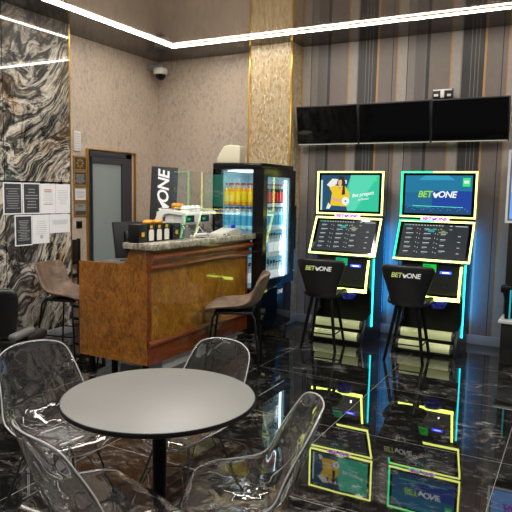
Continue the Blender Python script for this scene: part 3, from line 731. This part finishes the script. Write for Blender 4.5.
def upper_screen(t, kind):
    x0, x1, z0, z1 = -.335, .335, 1.418, 1.808; W = x1 - x0; Hh = z1 - z0
    P = lambda u, v, y=-.001: (x0 + u * W, y, z0 + v * Hh)
    bm = B(); box(bm, (-.362, .0, 1.394), (.362, .0125, 1.832)); obj('upper_bezel', bm, BLACKG, t)
    bm = B()
    mi = {}; mats_ = []
    def M(nm, r, g, b, s=1.0):
        if nm not in mi: mi[nm] = len(mats_); mats_.append(em(nm, r, g, b, s))
        return mi[nm]
    if kind == 1:
        poly(bm, [P(0, 0), P(1, 0), P(1, 1), P(0, 1)], M('screen_teal', 40, 190, 150))
        poly(bm, [P(0, 0, -.0014), P(.34, 0, -.0014), P(.52, 1, -.0014), P(0, 1, -.0014)], M('screen_navy', 12, 70, 100))
        poly(bm, [P(0, 0, -.0016), P(.03, 0, -.0016), P(.03, .86, -.0016), P(0, .86, -.0016)], M('screen_pale', 190, 220, 220))
        poly(bm, [P(.44, .0, -.0015), P(.60, .0, -.0015), P(.98, 1, -.0015), P(.52, 1, -.0015)], M('screen_teal_lite', 80, 205, 170))
        def fig(pts, nm, r, g, b, y): poly(bm, [P(u, v, y) for u, v in pts], M(nm, r, g, b))
        fig([(.10, .72), (.20, .90), (.45, .86), (.45, .76), (.26, .74), (.22, .60)], 'sleeve_white', 225, 225, 215, -.0018)     # raised arm with cloth
        fig([(.30, .52), (.28, .80), (.33, .97), (.39, .97), (.43, .80), (.42, .50)], 'hair_dark', 40, 30, 30, -.002)
        fig([(.17, .14), (.20, .50), (.27, .70), (.42, .70), (.50, .52), (.50, .30), (.46, .12)], 'jersey_yellow', 226, 190, 30, -.0022)
        fig([(.15, .64), (.27, .72), (.27, .58), (.20, .50)], 'jersey_yellow', 226, 190, 30, -.0023)
        fig([(.29, .66), (.33, .58), (.37, .66)], 'skin_neck', 205, 150, 115, -.0024)
        fig([(.335 + .035 * cos(a * pi / 7), .79 + .10 * sin(a * pi / 7)) for a in range(14)], 'skin_face', 222, 172, 138, -.0026)
        fig([(.30, .86), (.33, .95), (.38, .95), (.385, .84), (.36, .88), (.33, .86)], 'hair_dark', 40, 30, 30, -.0028)
        fig([(.37, .44), (.385, .72), (.40, .80), (.42, .70), (.43, .46)], 'hair_dark', 40, 30, 30, -.0028)
        fig([(.18, .30), (.34, .24), (.44, .32), (.43, .38), (.34, .32), (.20, .38)], 'skin_arm', 216, 164, 130, -.0028)
        fig([(.44 + .065 * cos(a * pi / 8), .27 + .115 * sin(a * pi / 8)) for a in range(16)], 'ball_white', 235, 235, 235, -.003)
        for a in range(5): fig([(.44 + .042 * cos(a * 1.257 + d) * 1.0, .27 + .075 * sin(a * 1.257 + d)) for d in (0, .35, .7)], 'ball_dark', 30, 30, 40, -.0032)
        fig([(.44 + .016 * cos(a * 1.257), .27 + .028 * sin(a * 1.257)) for a in range(5)], 'ball_dark', 30, 30, 40, -.0032)
        fig([(.10, .04), (.14, .22), (.19, .12), (.16, .04)], 'sleeve_white', 225, 225, 215, -.003)
        fig([(.19, .12), (.46, .12), (.47, .0), (.20, .0)], 'screen_navy', 12, 70, 100, -.0022)
        R_ = Matrix.Rotation(radians(9), 4, 'Z')
        text_into(bm, 'Bet pregatit', .052, T_(P(.73, .47, -.003)) @ RX @ R_, M('screen_white', 235, 245, 240), .25, .015)
        text_into(bm, 'cu bonus', .034, T_(P(.74, .34, -.003)) @ RX @ R_, M('screen_white', 235, 245, 240), .25, .01)
        poly(bm, [P(.88, .82, -.003), P(.96, .84, -.003), P(.96, .90, -.003), P(.88, .88, -.003)], M('screen_tag_green', 60, 220, 110))
    else:
        poly(bm, [P(0, 0), P(1, 0), P(1, 1), P(0, 1)], M('screen_blue', 10, 96, 140))
        poly(bm, [P(0, .55, -.0014), P(1, .55, -.0014), P(1, 1, -.0014), P(0, 1, -.0014)], M('screen_blue_top', 14, 112, 150))
        poly(bm, [P(.2, .88, -.0016), P(.75, .88, -.0016), P(.65, 1, -.0016), P(.3, 1, -.0016)], M('screen_sky', 40, 150, 185))
        poly(bm, [P(.42, .02, -.0016), P(1, .02, -.0016), P(1, .60, -.0016), P(.42, .60, -.0016)], M('screen_deep', 10, 60, 150))
        poly(bm, [P(0, 0, -.0018), P(1, 0, -.0018), P(1, .10, -.0018), P(.6, .16, -.0018), P(.3, .12, -.0018), P(0, .18, -.0018)], M('screen_pitch', 12, 70, 110))
        poly(bm, [P(.12, .19, -.002), P(.88, .17, -.002), P(.88, .185, -.002), P(.12, .21, -.002)], M('screen_glowline', 90, 220, 170))
        for k in range(26):
            u = .04 + .036 * k; v = .13 + .05 * sin(k * 1.7)
            poly(bm, [P(u, v, -.0022), P(u + .012, v, -.0022), P(u + .012, v + .012, -.0022), P(u, v + .012, -.0022)], M('screen_spark', 120, 200, 230))
        logo_into(bm, .375, T_(P(.48, .50, -.003)) @ RX, M('screen_lime', 150, 215, 40), M('screen_white', 235, 245, 240))
        poly(bm, [P(.86, .72, -.003), P(.97, .72, -.003), P(.97, .94, -.003), P(.86, .94, -.003)], M('screen_tag_green', 60, 220, 110))
        poly(bm, [P(.88, .80, -.0034), P(.95, .80, -.0034), P(.95, .87, -.0034), P(.88, .87, -.0034)], M('screen_white', 235, 245, 240))
    return obj('upper_screen', bm, mats_, t, smooth=0)
def lower_screen(t, fl, L):
    bm = B(); r = random.Random(11)
    prism(bm, [(-.362, .017), (.362, .017), (.362, L - .017), (-.362, L - .017)], fl, 0, .004, 0)
    def q(u0, u1, v0, v1, mi, h=.0055):
        a, b, c, d = -.33 + u0 * .66, -.33 + u1 * .66, .04 + v0 * (L - .08), .04 + v1 * (L - .08)
        poly(bm, [fl(a, c, h), fl(b, c, h), fl(b, d, h), fl(a, d, h)], mi)
    q(0, 1, 0, 1, 1, .0048)
    for k in range(12): q(.10 + k * .045, .125 + k * .045, .95, .975, 2)                          # tabs
    q(.72, .76, .95, .975, 2); q(.80, .98, .95, .972, 2); q(.02, .12, .945, .98, 3)
    for x in (.06, .34): 
        for k in range(6):
            z = .84 - k * .14
            q(x, x + .07 + .05 * r.random(), z, z + .02, 2); q(x, x + .05 + .05 * r.random(), z - .035, z - .017, 4); q(x + .17, x + .18, z, z + .03, 2); q(x + .21, x + .22, z - .02, z + .01, 2)
    for k in range(4):
        z = .70 - k * .17; q(.60, .67 + .05 * r.random(), z, z + .022, 2); q(.60, .66, z - .04, z - .02, 4); q(.86, .90, z - .05, z - .03, 2)
    for (u, v, w_) in ((.36, .80, .12), (.40, .76, .10), (.47, .82, .04)): q(u, u + w_, v, v + .05, 3)
    for (u, v, w_) in ((.58, .84, .03), (.60, .78, .06), (.72, .84, .04), (.56, .74, .14)): q(u, u + w_, v, v + .035, 5)
    obj('lower_screen', bm, [BLACKG, em('touch_dark', 22, 30, 38, 1), em('touch_white', 185, 195, 195, 1), em('touch_teal', 30, 150, 140, 1), em('touch_grey', 100, 108, 112, 1), em('touch_olive', 130, 140, 100, 1)], t, smooth=0)
kiosk(-2.268, 'black betting terminal with yellow light frames, showing a woman in a yellow jersey', 1)
kiosk(-1.316, 'black betting terminal with a green-edged light frame and a blue logo screen', 2)

# third terminal, only its left edge is in view
t = thing('ticket_kiosk', 'dark terminal with a pale framed screen, cut off by the right photo edge', 'betting terminal', (-.165, 6.42, 0))
bm = B(); box(bm, (-.49, -.03, 1.36), (.49, .04, 2.05), .012); obj('screen_case', bm, mat('grey_case', rgb(120, 124, 130), .35), t)
bm = B(); frame(bm, lambda u, v, tt: (u, tt, v), -.50, .50, 1.35, 2.06, .022, -.045, -.028); obj('pale_frame', bm, mat('pale_frame', rgb(205, 208, 210), .3), t)
bm = B(); box(bm, (-.46, -.04, 1.39), (.46, -.03, 2.02)); sc = obj('screen', bm, em('kiosk_screen_blue', 110, 160, 225, 1.1), t)
bm = B(); logo_into(bm, .5, T_((-.10, -.043, 1.55)) @ RX, 0, 1); poly(bm, [(-.46, -.042, 1.65), (.46, -.042, 1.65), (.46, -.042, 2.02), (-.46, -.042, 2.02)], 2); obj('screen_picture', bm, [em('kiosk_violet', 150, 40, 200, 1), em('kiosk_navy', 20, 60, 150, 1), em('kiosk_pale', 170, 200, 235, 1)], sc)
bm = B(); box(bm, (-.47, .04, 0), (.47, .36, 2.0), .01); obj('body', bm, BLACK, t)
bm = B(); box(bm, (-.475, -.32, .40), (.475, .04, .43), .006); obj('shelf', bm, mat('pale_shelf', rgb(180, 184, 182), .3), t)
bm = B(); box(bm, (-.45, -.28, 0), (.45, .04, .40), .008); obj('base', bm, BLACK, t)
bm = B(); tube(bm, [(-.41, -.2, .43), (-.42, -.2, .62), (-.44, -.2, .70)], .022); box(bm, (-.48, -.24, .68), (-.36, -.15, .76), .02); tube(bm, [(-.36, -.16, .43), (-.36, -.1, .84)], .03); obj('scanner_stand', bm, BLACKM, t)
bm = B(); box(bm, (-.39, -.265, .44), (-.375, -.255, .72)); obj('cyan_light', bm, glow('soft_teal_led', (.02, .4, .45, 1), .8), t)

# ------------------------------------------------------------------ seats
def shell_mesh(prof, nu, thick, sub=2, rim=None, expo=2.0):
    """prof rows: (y, z, half width, side lift, side forward); grid swept across u"""
    bm = B(); g = []
    for (y, z, hw, li, fo) in prof:
        row = []
        for k in range(nu):
            u = -1 + 2 * k / (nu - 1); e = abs(u) ** expo
            row.append(bm.verts.new((hw * sin(u * pi / 2 * .999) if False else hw * u, y + fo * e, z + li * e)))
        g.append(row)
    for a, b in zip(g, g[1:]):
        for k in range(nu - 1): bm.faces.new((a[k], a[k + 1], b[k + 1], b[k]))
    return bm
def add_mods(o, thick, sub, bev=0, off=0):
    s = o.modifiers.new('solid', 'SOLIDIFY'); s.thickness = thick; s.offset = off; s.use_even_offset = True
    u = o.modifiers.new('sub', 'SUBSURF'); u.levels = sub; u.render_levels = sub
def round_prof(p, cf=3, cb=3): return p
# brown bar chairs: facing +Y
def brown_chair(loc, rz, label):
    t = thing('bar_chair', label, 'chair', loc, rz, 'brown bucket chairs at the bar')
    prof = [(.255, .535, .15, .0, -.01), (.25, .55, .205, .005, -.02), (.20, .565, .235, .02, 0), (.10, .565, .245, .04, 0), (0, .555, .245, .055, 0), (-.09, .56, .24, .07, .02), (-.155, .60, .235, .065, .045),
            (-.19, .67, .235, .04, .065), (-.215, .75, .235, .02, .07), (-.235, .82, .235, .01, .06), (-.245, .865, .225, .0, .05), (-.248, .88, .19, -.004, .04)]
    o = obj('seat_shell', shell_mesh(prof, 11, 0), SUEDE, t, smooth=3); add_mods(o, .028, 2)
    bm = B(); box(bm, (-.17, -.13, .515), (.17, .18, .545), .012); obj('seat_underside', bm, BLACK, t)
    for sx in (-1, 1):
        for sy in (-1, 1):
            bm = B(); tube(bm, [(sx * .13, sy * .10 + .02, .53), (sx * .175, sy * .15 + .02, .515), (sx * .185, sy * .165 + .02, .49), (sx * .225, sy * .215 + .02, .0)], .0095, 8); obj('leg', bm, BLACKM, t)
    bm = B(); zf = .19; k = .209
    tube(bm, [(k, .02 + .19, zf), (-k, .02 + .19, zf)], .007); tube(bm, [(k, .02 - .19, zf), (k, .02 + .19, zf)], .007); tube(bm, [(-k, .02 - .19, zf), (-k, .02 + .19, zf)], .007); obj('footrest', bm, BLACKM, t)
    return t
c1 = brown_chair((-2.715, 4.72, 0), math.atan2(-.42, -.9) - pi / 2, 'brown suede bucket bar chair in front of the wooden bar, seen from behind')
c1.scale = (1.12, 1.12, 1)
c2 = dup(c1, (-4.43, 4.29, 0), math.atan2(.22, .97) - pi / 2, 'brown suede bucket bar chair beside the marble wall, its seat turned to the bar')
c2.scale = (1, 1, 1)
# black stools with lettering at the kiosks: facing +Y
LEATH = mat('black_leatherette', rgb(20, 20, 22), .45)
def kiosk_stool(loc, rz, label):
    t = thing('bar_stool', label, 'stool', loc, rz, 'black lettered stools at the betting terminals')
    back = [(-.10, .54, .145, 0, .02), (-.135, .59, .155, 0, .05), (-.155, .68, .18, 0, .07), (-.175, .78, .218, 0, .085), (-.19, .86, .25, 0, .09), (-.195, .92, .255, -.004, .085), (-.192, .945, .225, -.006, .075)]
    o = obj('backrest', shell_mesh(back, 11, 0), LEATH, t, smooth=3); add_mods(o, .045, 2)
    seat = [(.25, .545, .15, 0, -.02), (.24, .56, .20, .01, -.03), (.15, .57, .22, .03, 0), (.0, .56, .215, .035, 0), (-.10, .56, .19, .02, 0)]
    o = obj('seat', shell_mesh(seat, 9, 0), LEATH, t, smooth=3); add_mods(o, .06, 2)
    bm = B(); logo_into(bm, .265, T_((0, -.218, .852)) @ Matrix.Rotation(radians(8), 4, 'X') @ RX, 0, 1); obj('lettering', bm, [mat('lime_thread', rgb(190, 205, 120), .5, emit=.15, ecol=rgb(190, 205, 120)), mat('pale_thread', rgb(225, 225, 220), .5, emit=.15, ecol=rgb(225, 225, 220))], t)
    for sx in (-1, 1):
        for sy in (-1, 1):
            bm = B(); tube(bm, [(sx * .10, sy * .09 + .03, .54), (sx * .185, sy * .17 + .03, .0)], [.02, .0145], 8); tube(bm, [(sx * .185, sy * .17 + .03, .0), (sx * .1855, sy * .171 + .03, .012)], .016, 8); obj('leg', bm, BLACKM, t)
    bm = B(); zf = .17; a, b = .1585, .1445
    for p, q in (((a, b), (-a, b)), ((-a, b), (-a, -b)), ((-a, -b), (a, -b)), ((a, -b), (a, b))): tube(bm, [(p[0], p[1] + .03, zf), (q[0], q[1] + .03, zf)], .007)
    obj('footrest', bm, BLACKM, t)
    return t
s1 = kiosk_stool((-2.31, 5.79, 0), radians(4), 'black lettered bar stool in front of the kiosk showing the woman in yellow')
dup(s1, (-1.425, 5.80, 0), radians(2), 'black lettered bar stool in front of the kiosk with the blue logo screen')
# dark chair between marble and door
t = thing('dark_wooden_chair', 'black high-backed wooden chair standing between the marble wall and the bar', 'chair', (-5.0, 5.085, 0), -pi / 2); t.scale = (.9, 1, 1)
bm = B(); box(bm, (-.19, -.20, .44), (.19, .20, .475), .01); obj('seat', bm, BLACK, t)
bm = B()
box(bm, (-.19, -.215, .44), (-.155, -.18, 1.02), .006); box(bm, (.155, -.215, .44), (.19, -.18, 1.02), .006)
box(bm, (-.16, -.21, .72), (.16, -.185, 1.01), .006); box(bm, (-.16, -.21, .56), (.16, -.19, .61), .004)
obj('backrest', bm, BLACK, t)
for sx in (-1, 1):
    for sy in (-1, 1):
        bm = B(); box(bm, (sx * .1725 - .0175, sy * .18 - .0175, 0), (sx * .1725 + .0175, sy * .18 + .0175, .445), .004); obj('leg', bm, BLACK, t)
bm = B()
for z in (.13, .27): 
    for sx in (-1, 1): box(bm, (sx * .1725 - .01, -.17, z), (sx * .1725 + .01, .17, z + .03)); 
    box(bm, (-.16, .17, z), (.16, .19, z + .03))
obj('stretcher', bm, BLACK, t)
# black armchair cut by the left edge
t = thing('office_armchair', 'black padded armchair with grey armrest, cut off by the left photo edge', 'chair', (-3.95, 3.17, 0), radians(20))
back = [(-.20, .46, .20, 0, .02), (-.23, .52, .22, 0, .04), (-.25, .60, .23, 0, .06), (-.275, .72, .25, 0, .07), (-.295, .82, .26, 0, .07), (-.30, .86, .23, 0, .06)]
o = obj('backrest', shell_mesh(back, 9, 0), LEATH, t, smooth=3); add_mods(o, .07, 2)
bm = B(); box(bm, (-.25, -.22, .38), (.25, .24, .46), .03, seg=3); obj('seat', bm, LEATH, t)
for sx in (-1, 1):
    bm = B(); box(bm, (sx * .25 - .035, -.32, .475), (sx * .25 + .035, -.02, .53), .024, seg=3); ar = obj('armrest', bm, mat('grey_armrest', rgb(92, 92, 90), .5), t)
    bm = B(); tube(bm, [(sx * .25, -.12, .48), (sx * .25, -.10, .42), (sx * .2, -.06, .40)], .014); obj('arm_support', bm, BLACKM, ar)
bm = B(); tube(bm, [(0, 0, .39), (0, 0, .08)], .03, 12)
for k in range(5):
    a = k * 2 * pi / 5 + .3; tube(bm, [(0, 0, .10), (.27 * cos(a), .27 * sin(a), .055)], [.024, .014]); tube(bm, [(.27 * cos(a), .27 * sin(a) - .012, .025), (.27 * cos(a), .27 * sin(a) + .012, .025)], .025, 12)
obj('swivel_base', bm, BLACKM, t)

# ------------------------------------------------------------------ table
tb = thing('round_table', 'round grey bistro table with a thin black edge on a single black leg', 'table', (-1.497, 1.96, 0))
bm = B(); lathe(bm, [(0, .7505), (.394, .7505), (.3955, .7499)], 96); obj('tabletop', bm, TTOP, tb)
bm = B(); lathe(bm, [(0, .728), (.393, .728), (.399, .731), (.4, .735), (.4, .747), (.3985, .7493), (.394, .7500), (0, .7500)], 96); obj('table_edge', bm, BLACK, tb)
bm = B(); lathe(bm, [(.12, .728), (.12, .722), (.04, .72), (.032, .70), (.029, .4), (.031, .06), (.04, .03), (0, .03)], 28); obj('leg', bm, BLACKM, tb)
bm = B(); lathe(bm, [(0, 0), (.128, 0), (.132, .006), (.122, .016), (.05, .03), (0, .03)], 48); obj('base', bm, BLACKM, tb)

# ------------------------------------------------------------------ transparent chairs: facing +Y
GHOST = mat('clear_polycarbonate', (.985, .985, .99, 1), 0.0, ior=1.49, trans=.988)
n = NT(GHOST); n.bump(n.noise(n.obj(), 6, 1, .4, 1.2), .3, .03)
RIM = mat('bright_edge_highlight', (.97, .97, .97, 1), .15, ior=1.49, trans=.62)  # part-white rim tube imitates light caught along the shell's edge
WIRE = mat('chair_wire', rgb(150, 150, 154), .18, 1)
def ghost_chair(loc, rz, label):
    t = thing('transparent_chair', label, 'chair', loc, rz, 'transparent chairs around the grey table')
    prof = [(.235, .405, .10, .004, -.03), (.236, .425, .165, .006, -.03), (.215, .443, .205, .012, -.015), (.14, .448, .228, .032, 0), (.05, .438, .236, .05, 0), (-.04, .434, .236, .065, 0), (-.11, .442, .235, .075, .02),
            (-.165, .475, .230, .07, .05), (-.20, .53, .224, .05, .07), (-.225, .60, .216, .03, .075), (-.25, .68, .207, .012, .065), (-.272, .75, .196, .0, .052), (-.286, .79, .182, -.002, .045), (-.294, .814, .155, -.006, .035), (-.298, .826, .105, -.006, .02)]
    o = obj('seat_shell', shell_mesh(prof, 13, 0, expo=2.4), GHOST, t, smooth=3)
    u = o.modifiers.new('sub', 'SUBSURF'); u.levels = 2; u.render_levels = 2
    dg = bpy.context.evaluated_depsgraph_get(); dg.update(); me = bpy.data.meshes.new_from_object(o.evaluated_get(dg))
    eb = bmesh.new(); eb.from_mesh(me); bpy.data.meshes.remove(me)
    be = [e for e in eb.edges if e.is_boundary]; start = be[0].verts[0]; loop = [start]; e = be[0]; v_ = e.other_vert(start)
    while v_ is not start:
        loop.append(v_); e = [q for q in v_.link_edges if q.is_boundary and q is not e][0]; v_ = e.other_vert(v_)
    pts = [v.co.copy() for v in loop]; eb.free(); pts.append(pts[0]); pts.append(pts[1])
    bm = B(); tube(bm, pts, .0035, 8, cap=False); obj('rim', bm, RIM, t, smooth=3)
    o.modifiers.clear(); add_mods(o, .006, 2)
    bm = B()
    for sx in (-1, 1):
        for sy in (-1, 1): box(bm, (sx * .09 - .015, sy * .09 - .015, .415), (sx * .09 + .015, sy * .09 + .015, .435), .004)
    tube(bm, [(-.10, .09, .415), (.10, .09, .415)], .005); tube(bm, [(-.10, -.09, .415), (.10, -.09, .415)], .005)
    for s_ in (-1, 1): tube(bm, [(s_ * .10, -.10, .415), (s_ * .10, .10, .415)], .005)
    obj('mounting_frame', bm, WIRE, t)
    for sx in (-1, 1):
        for sy in (-1, 1):
            bm = B(); tube(bm, [(sx * .10, sy * .10, .415), (sx * .215, sy * .205, .0)], .0055, 8); tube(bm, [(sx * .02, sy * .10, .415), (sx * .19, sy * .183, .09)], .0035, 6); obj('leg', bm, WIRE, t)
    bm = B()
    tube(bm, [(-.15, -.145, .235), (.15, .145, .235)], .0035, 6); tube(bm, [(.15, -.145, .235), (-.15, .145, .235)], .0035, 6)
    obj('cross_wire', bm, WIRE, t)
    return t
def face(dx, dy): return math.atan2(dy, dx) - pi / 2
g0 = ghost_chair((-2.13, 2.02, 0), face(.97, -.2), 'transparent plastic chair left of the grey table, its tall back facing the viewer')
dup(g0, (-1.45, 1.57, 0), face(.30, .95), 'transparent plastic chair nearest the viewer at the front left of the grey table')
dup(g0, (-1.645, 2.39, 0), face(-.2, -.98), 'transparent plastic chair behind the grey table, in front of the bar')
dup(g0, (-1.068, 1.91, 0), face(-.87, -.49), 'transparent plastic chair at the right of the grey table, seen from the side')

# ------------------------------------------------------------------ light
def area(nm, loc, rot, sx, sy, pw, col=(1, .95, .9)):
    l = bpy.data.lights.new(nm, 'AREA'); l.shape = 'RECTANGLE'; l.size = sx; l.size_y = sy; l.energy = pw; l.color = col
    o = bpy.data.objects.new(nm, l); COL.objects.link(o); o.location = loc; o.rotation_euler = rot; return o
for k in range(3):
    area('ceiling_lamp_near', (-2.0 + k * 1.1, .7, H - .05), (0, 0, 0), .12, 2.6, 24)
area('ceiling_lamp_middle', (-1.2, 3.9, H - .05), (0, 0, 0), 4.0, .14, 60)
area('bar_fill_light', (-2.9, 4.2, H - .05), (0, 0, 0), .12, 1.8, 40)  # unseen fill lamp added to brighten the bar area
area('left_fill_light', (-3.7, 2.2, H - .05), (0, 0, 0), .12, 2.2, 40)  # extra out-of-view lamp, added to lift the dim left side
area('ceiling_lamp_right', (.9, 3.2, H - .05), (0, 0, 0), .14, 4.0, 60)
w = bpy.data.worlds.new('world'); SC.world = w; w.use_nodes = True
w.node_tree.nodes['Background'].inputs[0].default_value = (.55, .52, .50, 1); w.node_tree.nodes['Background'].inputs[1].default_value = .12

# ------------------------------------------------------------------ camera
R3 = [[0.8794287592365114, 0.47562321257160467, 0.019687993569589737], [-0.06718078087840914, 0.08306043331104497, 0.9942774731814146], [0.4712661527052067, -0.8757188613255099, 0.10499852014759621]]
cd = bpy.data.cameras.new('camera'); cam = bpy.data.objects.new('camera', cd); COL.objects.link(cam)
cd.sensor_width = 36; cd.lens = 36 * 602.696 / 512; cd.clip_start = .05
Mc = Matrix(R3).transposed().to_4x4(); Mc.translation = (0, 0, 1.6); cam.matrix_world = Mc
SC.camera = cam
SC.view_settings.view_transform = 'Standard'; SC.view_settings.look = 'None'; SC.view_settings.exposure = .15
